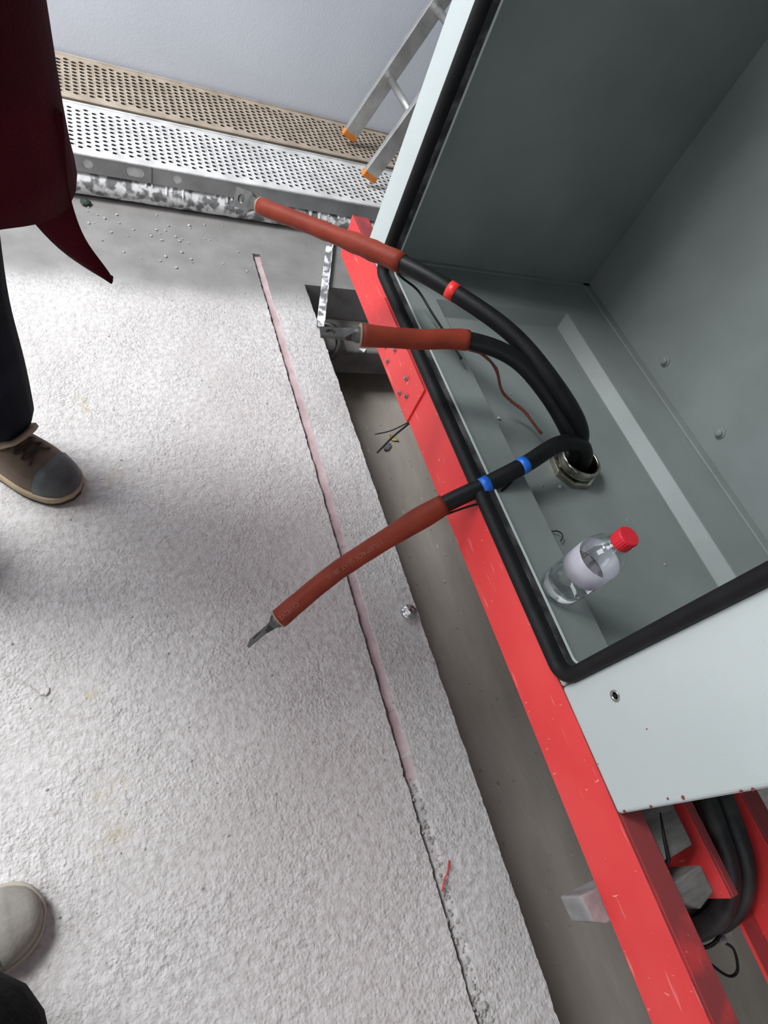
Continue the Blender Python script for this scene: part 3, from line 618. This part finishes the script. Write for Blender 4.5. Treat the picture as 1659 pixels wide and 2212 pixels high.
leaf((1.105, 1.335, TZ + 0.002), 0.045, 0.014, -0.7, 0.008, M_LEAF, 'dry_leaf', 'small yellow dry leaf on the trench bed', 'leaf')
leaf((1.06, 1.29, TZ + 0.002), 0.05, 0.016, 0.6, 0.008, M_DUCT, 'torn_paper', 'grey scrap of paper beside the yellow leaf', 'scrap')
fo = mk('foil_ball', rock((0.695, 0.437, 0.017), 0.021, 0.85, 3, 3), M_FOIL); tag(fo, 'crumpled silver foil ball on the trench edge', 'foil')
tag(mk('green_offcut', rock((0.006, 2.10, 0.008), 0.018, 0.45, 5), M_GREEN), 'dark green scrap beside the plank rail', 'scrap')
th = tube(spline([(0.601, -0.125, 0.006), (0.590, -0.142, 0.008), (0.578, -0.155, 0.004), (0.566, -0.172, 0.004)], 6), 0.0018, 6)
tag(mk('red_thread', th, M_REDT, None, True), 'short red thread lying across the floor groove', 'thread')
# pebbles and crumbs
def pebbles(name, spots, label):
    V, F = jn(*[rock((x, y, z + r * 0.4), r, 0.75, i, 1) for i, (x, y, z, r) in enumerate(spots)])
    o = mk(name, (V, F), M_GRIT, None, False); tag(o, label, 'grit', kind='stuff'); return o
sp_ = [(0.577 + random.gauss(0, 0.008), random.uniform(-0.42, 0.05), -0.007, random.uniform(0.0015, 0.0045)) for _ in range(120)]
sp_ += [(0.577 + random.gauss(0, 0.008), random.uniform(0.05, 0.8), -0.009, random.uniform(0.001, 0.0028)) for _ in range(30)]
sp_ += [(0.584, -0.372, 0.0, 0.008), (0.588, -0.395, 0.0, 0.006)]
pebbles('groove_grit', sp_, 'loose pale grit scattered along the floor groove')
sp_ = [(random.uniform(-0.2, 0.72), random.uniform(-0.5, 2.1), 0, random.uniform(0.0012, 0.0032)) for _ in range(90)]
sp_ += [(random.uniform(0.2, 0.55), random.uniform(1.8, 2.1), 0, random.uniform(0.003, 0.006)) for _ in range(26)]
sp_ += [(random.uniform(0.0, 0.25), random.uniform(1.85, 2.1), 0, random.uniform(0.003, 0.006)) for _ in range(14)]
pebbles('floor_grit', [q for q in sp_ if abs(q[0] - 0.577) > 0.02 or q[1] > 1.95], 'loose pale grit scattered over the concrete slab')
pebbles('trench_grit', [(random.uniform(0.9, 1.25), random.uniform(-0.5, 1.5), TZ, random.uniform(0.0015, 0.005)) for _ in range(110)], 'loose pale crumbs on the trench bed')
pebbles('cabinet_grit', [(random.uniform(0.82, 1.18), random.uniform(0.2, 1.0), PZ, random.uniform(0.001, 0.003)) for _ in range(26)] + [(0.83, 0.70, PZ, 0.005), (0.905, 0.50, PZ, 0.005)], 'white crumbs on the cabinet floor pan')
tag(mk('wire_clipping', tube(spline([(0.815, 0.392, FZ - 0.028), (0.828, 0.388, FZ - 0.022), (0.833, 0.376, FZ - 0.020), (0.826, 0.366, FZ - 0.026)], 6), 0.0014, 6), M_BLK, None, True), 'tiny hooked black wire clipping beside the bottle', 'clipping')

# bundled cables behind the red beam
def bcable(off, label):
    base = [(0.902, 0.30, 0.440), (0.902, 0.06, 0.458), (0.902, -0.10, 0.474), (0.898, -0.19, 0.466), (0.905, -0.255, 0.438), (0.900, -0.302, 0.395), (0.880, -0.326, 0.348), (0.852, -0.322, 0.305), (0.855, -0.305, 0.24), (0.905, -0.29, 0.17), (1.00, -0.28, 0.08), (1.14, -0.27, -0.06), (1.38, -0.27, -0.33)]
    P = spline([Vector(p) + Vector(off) for p in base], 8)
    o = mk('bundled_cable', tube(P, 0.0178, 18), M_BLKD, None, True)
    return tag(o, label, 'cable', 'dusty black cables strapped together behind the beam')
bcable((-0.0185, 0.0, 0.0), 'dusty black cable in the strapped bundle, next to the dark red beam')
bcable((0.0185, -0.004, 0.002), 'dusty black cable in the strapped bundle, outermost on the bend')
bcable((0.002, 0.016, -0.034), 'dusty black cable lowest in the strapped bundle')
zt = thing('cable_tie', (0.87, -0.33, 0.33), 'black plastic cable tie looped round the bundled cables', 'cable tie')
ring = [Vector((0.868, -0.316, 0.328)) + Vector((0.35, 0.90, 0.25)).normalized() * math.cos(t) * 0.040 + Vector((0.62, -0.40, 0.67)).normalized() * math.sin(t) * 0.044 for t in [2 * math.pi * i / 24 for i in range(25)]]
mk('strap', tube(ring, 0.0034, 6, False), M_BLK, zt, True)
mk('tie_head', obox((0.905, -0.358, 0.335), (0.006, 0, 0), (0, 0.005, 0), (0, 0, 0.006)), M_REFL, zt)
mk('tail', tube(spline([(0.905, -0.360, 0.335), (0.945, -0.388, 0.31), (0.955, -0.424, 0.285), (0.932, -0.424, 0.28), (0.900, -0.388, 0.28), (0.868, -0.352, 0.29)], 8), 0.0026, 6), M_BLK, zt, True)
tag(mk('tie_tail', tube([(0.744, -0.125, 0.505), (0.731, -0.157, 0.503), (0.726, -0.185, 0.497), (0.728, -0.215, 0.44)], lambda t: 0.0012 + 0.0022 * min(1, t * 2), 8), M_BLK, None, True), 'pointed black strap end sticking up beside the red beam', 'strap')

# ------------------------------------------------------------------ people
def skin(name, pts, edges, root, material, parent, sub=2):
    keys = list(pts); me = bpy.data.meshes.new(name); c = org(parent)
    me.from_pydata([Vector(pts[k][0]) - c for k in keys], [(keys.index(a), keys.index(b)) for a, b in edges], [])
    o = bpy.data.objects.new(name, me); COL.objects.link(o)
    o.modifiers.new('skin', 'SKIN'); ss = o.modifiers.new('sub', 'SUBSURF'); ss.levels = sub; ss.render_levels = sub
    for i, k in enumerate(keys):
        r = pts[k][1]; sv = me.skin_vertices[0].data[i]; sv.radius = r if isinstance(r, tuple) else (r, r); sv.use_root = (k == root)
    dg = bpy.context.evaluated_depsgraph_get(); m2 = bpy.data.meshes.new_from_object(o.evaluated_get(dg)); bpy.data.objects.remove(o)
    for p in m2.polygons: p.use_smooth = True
    m2.materials.clear(); m2.materials.append(material)
    o = bpy.data.objects.new(name, m2); COL.objects.link(o); o.parent = parent; return o
def footwear(toe, d, L_, Wd, parent, name, mu, mt, ms, md_, laces, hgt=0.075):
    """a laced boot or shoe; toe = tip on the floor, d = heading"""
    d = Vector((*d, 0)).normalized(); s = Vector((d.y, -d.x, 0)); heel = Vector((*toe, 0)) - d * L_
    def wdt(t): return Wd * (0.36 + 0.08 * math.sin(math.pi * t) + 0.09 * math.exp(-((t - 0.72) / 0.2) ** 2)) * (1 if 0.1 < t < 0.86 else math.sqrt(max(0.02, 1 - ((t - 0.86) / 0.14) ** 2)) if t >= 0.86 else math.sqrt(max(0.02, 1 - ((0.1 - t) / 0.1) ** 2 * 0.85)))
    def hgt_(t): return (hgt * (1.25 - 0.25 * t)) if t < 0.4 else hgt * (1.15 - 0.75 * ((t - 0.4) / 0.6) ** 1.5)
    ts = [0, 0.012, 0.04, 0.1] + [0.1 + 0.076 * i for i in range(1, 11)] + [0.9, 0.94, 0.97, 0.988, 1.0]
    def shell(t0, t1, grow, z0=0.024, kk=10):
        V, F = [], []; T = [t for t in ts if t0 - 1e-6 <= t <= t1 + 1e-6]
        for t in T:
            w_, h_ = wdt(t) + grow, hgt_(t) + grow
            if t > 0.97: h_ *= 1 - 3.5 * (t - 0.97) * 4
            for k in range(kk + 1):
                a = math.pi * k / kk; ca, sa = math.cos(a), math.sin(a)
                V.append(heel + d * (t * (L_ - 0.012) + 0.006 + grow * (t > 0.9)) + s * w_ * (abs(ca) ** 0.7) * (1 if ca > 0 else -1) + Vector((0, 0, z0 + h_ * sa ** 0.8)))
        m_ = kk + 1
        for i in range(len(T) - 1):
            for k in range(kk): F.append((i * m_ + k, i * m_ + k + 1, (i + 1) * m_ + k + 1, (i + 1) * m_ + k))
        F.append(tuple(range(m_))); F.append(tuple(range((len(T) - 1) * m_, len(T) * m_))[::-1]); return V, F
    up = mk(name, shell(0, 1, 0.0), mu, parent, True)
    mk('toe_cap', shell(0.74, 1, 0.0028, 0.026), mt, up, True)
    for nm, z0, z1, g, mm in (('outsole', 0.0, 0.012, 0.004, md_), ('midsole', 0.012, 0.030, 0.0065, ms)):
        T = [i / 24 for i in range(25)]; out = [heel + d * (t * (L_)) + s * (wdt(t) + g) for t in T] + [heel + d * (t * L_) - s * (wdt(t) + g) for t in reversed(T)]
        n_ = len(out); V = [p + Vector((0, 0, z)) for z in (z0, z1) for p in out]
        F = [tuple(range(n_))[::-1], tuple(range(n_, 2 * n_))] + [(i, (i + 1) % n_, n_ + (i + 1) % n_, n_ + i) for i in range(n_)]
        bev(mk(nm, (V, F), mm, up, True), 0.003)
    if not laces:
        for t in (0.58, 0.64):
            arc = [heel + d * (t * L_) + s * wdt(t) * 1.01 * math.copysign(abs(math.cos(a)) ** 0.7, math.cos(a)) + Vector((0, 0, 0.026 + hgt_(t) * 1.01 * math.sin(a) ** 0.8)) for a in [math.pi * i / 16 for i in range(17)]]
            mk('seam', tube(arc, 0.0022, 6), ms, up, True)
    # ankle shaft
    V, F = [], []
    for j, (z, g) in enumerate(((0.06, 1.0), (0.10, 0.98), (0.145, 0.98), (0.15, 1.04))):
        for k in range(16):
            a = 2 * math.pi * k / 16; V.append(heel + d * (L_ * 0.24 + (0.062 - 0.006 * j) * math.cos(a) * g) + s * 0.041 * math.sin(a) * g + Vector((0, 0, z)))
    for j in range(3):
        for k in range(16): F.append((j * 16 + k, j * 16 + (k + 1) % 16, j * 16 + 16 + (k + 1) % 16, j * 16 + 16 + k))
    mk('shaft', (V, F), mu, up, True)
    if laces:
        def top(t, u): 
            w_, h_ = wdt(t), hgt_(t); a = math.acos(max(-1, min(1, u))); return heel + d * (t * L_) + s * w_ * u + Vector((0, 0, 0.027 + h_ * math.sin(a) ** 0.8))
        V, F = [], []
        for i in range(5):
            t = 0.40 + i * 0.062
            V_, F_ = tube([top(t, -0.5) , top(t + 0.02, -0.2) + Vector((0, 0, 0.004)), top(t + 0.035, 0.2) + Vector((0, 0, 0.004)), top(t + 0.055, 0.52)], 0.0028, 6)
            W_, G_ = tube([top(t, 0.5), top(t + 0.02, 0.2) + Vector((0, 0, 0.006)), top(t + 0.035, -0.2) + Vector((0, 0, 0.006)), top(t + 0.055, -0.52)], 0.0028, 6)
            V, F = jn((V, F), (V_, F_), (W_, G_))
        mk('laces', (V, F), M_LACE, up, True)
        tb = heel + d * (L_ * 0.46) + Vector((0, 0, 0.120))
        V, F = [], []
        for i in range(5):
            t = i / 4
            for k in range(5):
                u = (k - 2) / 2; V.append(tb + d * (0.004 + 0.052 * t - 0.012 * u * u) + s * u * (0.046 - 0.010 * t) + Vector((0, 0, 0.0 + 0.050 * t - 0.012 * u * u)))
        for i in range(4):
            for k in range(4): F.append((i * 5 + k, i * 5 + k + 1, i * 5 + k + 6, i * 5 + k + 5))
        o = mk('tongue', (V, F), M_TONGUE, up, True); sd = o.modifiers.new('s', 'SOLIDIFY'); sd.thickness = 0.010
    return up
def hand(pts, edges, wr, d, pn, pre, side):
    """palm and five fingers appended to a skin skeleton; d towards the fingers, pn palm normal"""
    d = Vector(d).normalized(); pn = (Vector(pn) - d * Vector(pn).dot(d)).normalized(); s = d.cross(pn) * side; wr = Vector(wr)
    pts[pre + 'palm'] = (wr + d * 0.05, (0.034, 0.016)); edges.append((pre + 'wrist', pre + 'palm'))
    for i, (off, ln) in enumerate(((-0.027, 0.07), (-0.009, 0.08), (0.009, 0.076), (0.026, 0.06))):
        b = wr + d * 0.092 + s * off
        for j in range(4):
            q = b + d * ln * j / 3 * (1 - 0.12 * j) + pn * (0.012 * j * j / 2); pts[f'{pre}f{i}{j}'] = (q, 0.0088 - 0.0008 * j)
            edges.append((pre + 'palm' if j == 0 else f'{pre}f{i}{j-1}', f'{pre}f{i}{j}'))
    for j, (a, b, c) in enumerate(((0.03, -0.036, 0.006), (0.055, -0.056, 0.014), (0.085, -0.062, 0.022))):
        pts[f'{pre}t{j}'] = (wr + d * a + s * b + pn * c, 0.010 - 0.001 * j); edges.append((pre + 'palm' if j == 0 else f'{pre}t{j-1}', f'{pre}t{j}'))
def person(label, fL, fR, pelvis, chest, neck, head, shL, shR, elL, elR, wrL, wrR, knL, knR, look, mj, mt, jr, hands=(0, 0, -1)):
    V3 = Vector; c = (V3(fL) + V3(fR)) / 2
    p = thing('person', (c.x, c.y, 0), label, 'person')
    hipc = V3(pelvis); side = (V3(shL) - V3(shR)).normalized(); hL, hR = hipc + side * 0.09 - V3((0, 0, 0.04)), hipc - side * 0.09 - V3((0, 0, 0.04))
    lk = V3(look).normalized(); hd = V3(head)
    B = {'pelvis': (hipc, 0.12), 'belly': (hipc.lerp(V3(chest), 0.5), 0.12), 'chest': (chest, (0.15, 0.12)), 'neck': (neck, 0.055), 'jaw': (hd - V3((0, 0, 0.06)) + lk * 0.015, 0.07), 'head': (hd + V3((0, 0, 0.03)), 0.088), 'crown': (hd + V3((0, 0, 0.10)) - lk * 0.01, 0.06), 'nose': (hd + lk * 0.105 - V3((0, 0, 0.01)), 0.014)}
    E_ = [('pelvis', 'belly'), ('belly', 'chest'), ('chest', 'neck'), ('neck', 'jaw'), ('jaw', 'head'), ('head', 'crown'), ('head', 'nose')]
    for pre, sh, el, wr, hp, kn, ft in (('L', shL, elL, wrL, hL, knL, fL), ('R', shR, elR, wrR, hR, knR, fR)):
        an = V3(ft) + V3((0, 0, 0.10))
        B.update({pre + 'sh': (sh, 0.06), pre + 'el': (el, 0.042), pre + 'wrist': (wr, (0.03, 0.024)), pre + 'hip': (hp, 0.085), pre + 'kn': (kn, 0.058), pre + 'an': (an, 0.038)})
        E_ += [('chest', pre + 'sh'), (pre + 'sh', pre + 'el'), (pre + 'el', pre + 'wrist'), ('pelvis', pre + 'hip'), (pre + 'hip', pre + 'kn'), (pre + 'kn', pre + 'an')]
        hand(B, E_, wr, V3(wr) - V3(el), hands if V3(hands).length else (0, 0, 1), pre, 1 if pre == 'L' else -1)
    skin('body', B, E_, 'pelvis', M_SKIN, p)
    for s in (-1, 1):
        q = hd + lk * 0.083 + lk.cross(V3((0, 0, 1))) * 0.032 * s + V3((0, 0, 0.02)); mk('eye', lathe([(0, -0.017), (0.008, -0.008), (0.011, 0), (0.008, 0.008), (0, 0.011)], q, 12), M_HAIR, p, True)
    V, F = lathe([(0.096 * math.sin(a), 0.105 * -math.cos(a)) for a in [math.pi * i / 10 for i in range(4, 11)]], hd + V3((0, 0, 0.065)) - lk * 0.022, 20); mk('hair', (V, F), M_HAIR, p, True)
    T = {'pelvis': (hipc, (0.155, 0.125)), 'waist': (hipc + V3((0, 0, 0.09)), (0.15, 0.12))}; TE_ = [('waist', 'pelvis')]
    for pre, hp, kn, ft in (('L', hL, knL, fL), ('R', hR, knR, fR)):
        an = V3(ft) + V3((0, 0, 0.10)); kn = V3(kn)
        T.update({pre + 'h': (hp - V3((0, 0, 0.03)), 0.105), pre + 't': (V3(hp).lerp(kn, 0.55), 0.094), pre + 'k': (kn, 0.083), pre + 'm': (kn.lerp(an, 0.5), 0.094), pre + 'l': (kn.lerp(an, 0.8) + V3((0.012, -0.01, 0)), 0.082), pre + 'a': (an + V3((0.010, 0, 0.040)), 0.084)})
        TE_ += [('pelvis', pre + 'h'), (pre + 'h', pre + 't'), (pre + 't', pre + 'k'), (pre + 'k', pre + 'm'), (pre + 'm', pre + 'l'), (pre + 'l', pre + 'a')]
    tr = skin('trousers', T, TE_, 'pelvis', mt, p)
    J = {'hem': (hipc - V3((0, 0, 0.05)), (jr * 1.05, jr * 0.85)), 'waist': (hipc.lerp(V3(chest), 0.4), (jr, jr * 0.8)), 'chest': (chest, (jr * 1.05, jr * 0.8)), 'collar': (V3(neck) - V3((0, 0, 0.03)), 0.075)}
    JE = [('hem', 'waist'), ('waist', 'chest'), ('chest', 'collar')]
    for pre, sh, el, wr in (('L', shL, elL, wrL), ('R', shR, elR, wrR)):
        J.update({pre + 's': (sh, 0.078), pre + 'e': (el, 0.062), pre + 'w': (V3(el).lerp(V3(wr), 0.92), 0.048)}); JE += [('chest', pre + 's'), (pre + 's', pre + 'e'), (pre + 'e', pre + 'w')]
    jk = skin('jacket', J, JE, 'chest', mj, p)
    return p, tr, jk
# worker in a maroon coat, facing the cabinet
wp, wt, wj = person('person in a maroon coat and navy trousers with brown boots, facing the cabinet', (-0.225, 1.005, 0), (-0.42, 0.80, 0), (-0.27, 0.955, 0.90), (-0.25, 0.93, 1.25), (-0.22, 0.905, 1.46), (-0.19, 0.88, 1.60), (-0.13, 1.07, 1.38), (-0.38, 0.78, 1.38), (-0.14, 1.08, 1.08), (-0.42, 0.74, 1.08), (-0.17, 1.00, 0.86), (-0.33, 0.70, 0.88), (-0.215, 0.99, 0.50), (-0.385, 0.80, 0.50), (0.77, -0.64, -0.4), M_MAROON, M_NAVY, 0.19)
footwear((-0.066, 0.872), (0.77, -0.64), 0.300, 0.120, wp, 'boot', M_BOOT, M_TOE, M_SOLE, M_SOLED, True, 0.084)
footwear((-0.262, 0.668), (0.77, -0.64), 0.300, 0.120, wp, 'boot', M_BOOT, M_TOE, M_SOLE, M_SOLED, True, 0.084)
# coat skirt with a pointed corner swinging forward
Ld, Fd = Vector((0.64, 0.77, 0)), Vector((0.77, -0.64, 0)); CC = Vector((-0.20, 0.94, 0)); V, F = [], []
n = 40; zs = [1.02, 0.97, 0.92, 0.87, 0.82, 0.775, 0.735]
for i, z in enumerate(zs):
    for k in range(n):
        a = 2 * math.pi * k / n; g = 1 + 0.02 * i + 0.02 * math.sin(a * 5 + i * 0.5) * i / 6
        p = CC + Ld * 0.205 * math.cos(a) * g + Fd * 0.145 * math.sin(a) * g
        V.append((p.x, p.y, z + (0.016 * math.sin(a * 4) if i == len(zs) - 1 else 0)))
for i in range(len(zs) - 1):
    for k in range(n): F.append((i * n + k, i * n + (k + 1) % n, (i + 1) * n + (k + 1) % n, (i + 1) * n + k))
sk = mk('coat_skirt', (V, F), M_MAROON, wp, True); sk.modifiers.new('s', 'SOLIDIFY').thickness = 0.008
ctr = spline([(-0.075, 0.935, 0.84), (-0.066, 0.93, 0.78), (-0.052, 0.93, 0.72), (-0.022, 0.935, 0.65), (0.034, 0.945, 0.578)], 6); V, F = [], []
for i, p in enumerate(ctr):
    t = i / (len(ctr) - 1); wd = 0.055 * (1 - t) ** 0.75 + 0.004; tn = (ctr[min(i + 1, len(ctr) - 1)] - ctr[max(i - 1, 0)]).normalized(); s = tn.cross(Vector((0, -1, 0))).normalized()
    for u in (-1, -0.5, 0, 0.5, 1): V.append(p + s * wd * u + Vector((0, -0.018 * (1 - u * u) * (1 - t * 0.5), 0)))
for i in range(len(ctr) - 1):
    for k in range(4): F.append((5 * i + k, 5 * i + k + 1, 5 * i + k + 6, 5 * i + k + 5))
sk = mk('coat_corner', (V, F), M_MAROON, wp, True); sk.modifiers.new('s', 'SOLIDIFY').thickness = 0.012
mk('grey_patch', lathe([(0.0, 0.0), (0.016, -0.001), (0.022, -0.006)], (-0.235, 0.915, 0.24), 14, (0.1, -1, 0.1)), M_REFL, wt, True)
# photographer
pp, pt, pj = person('person in black trousers and grey shoes standing beside the camera', (-0.36, 0.005, 0), (-0.30, -0.20, 0), (-0.40, -0.14, 0.90), (-0.40, -0.14, 1.24), (-0.38, -0.14, 1.44), (-0.34, -0.14, 1.58), (-0.40, 0.05, 1.36), (-0.40, -0.33, 1.36), (-0.43, 0.10, 1.08), (-0.42, -0.38, 1.08), (-0.40, 0.02, 0.92), (-0.36, -0.30, 0.92), (-0.36, -0.02, 0.50), (-0.151, -0.080, 0.50), (1, 0.3, -0.6), M_BLACKF, M_BLACKF, 0.165)
footwear((-0.146, 0.038), (1.0, 0.20), 0.285, 0.115, pp, 'shoe', M_SHOE, M_SHOE, M_SHOESOLE, M_SHOESOLE, False, 0.06)
footwear((-0.10, -0.225), (1.0, 0.06), 0.285, 0.115, pp, 'shoe', M_SHOE, M_SHOE, M_SHOESOLE, M_SHOESOLE, False, 0.06)
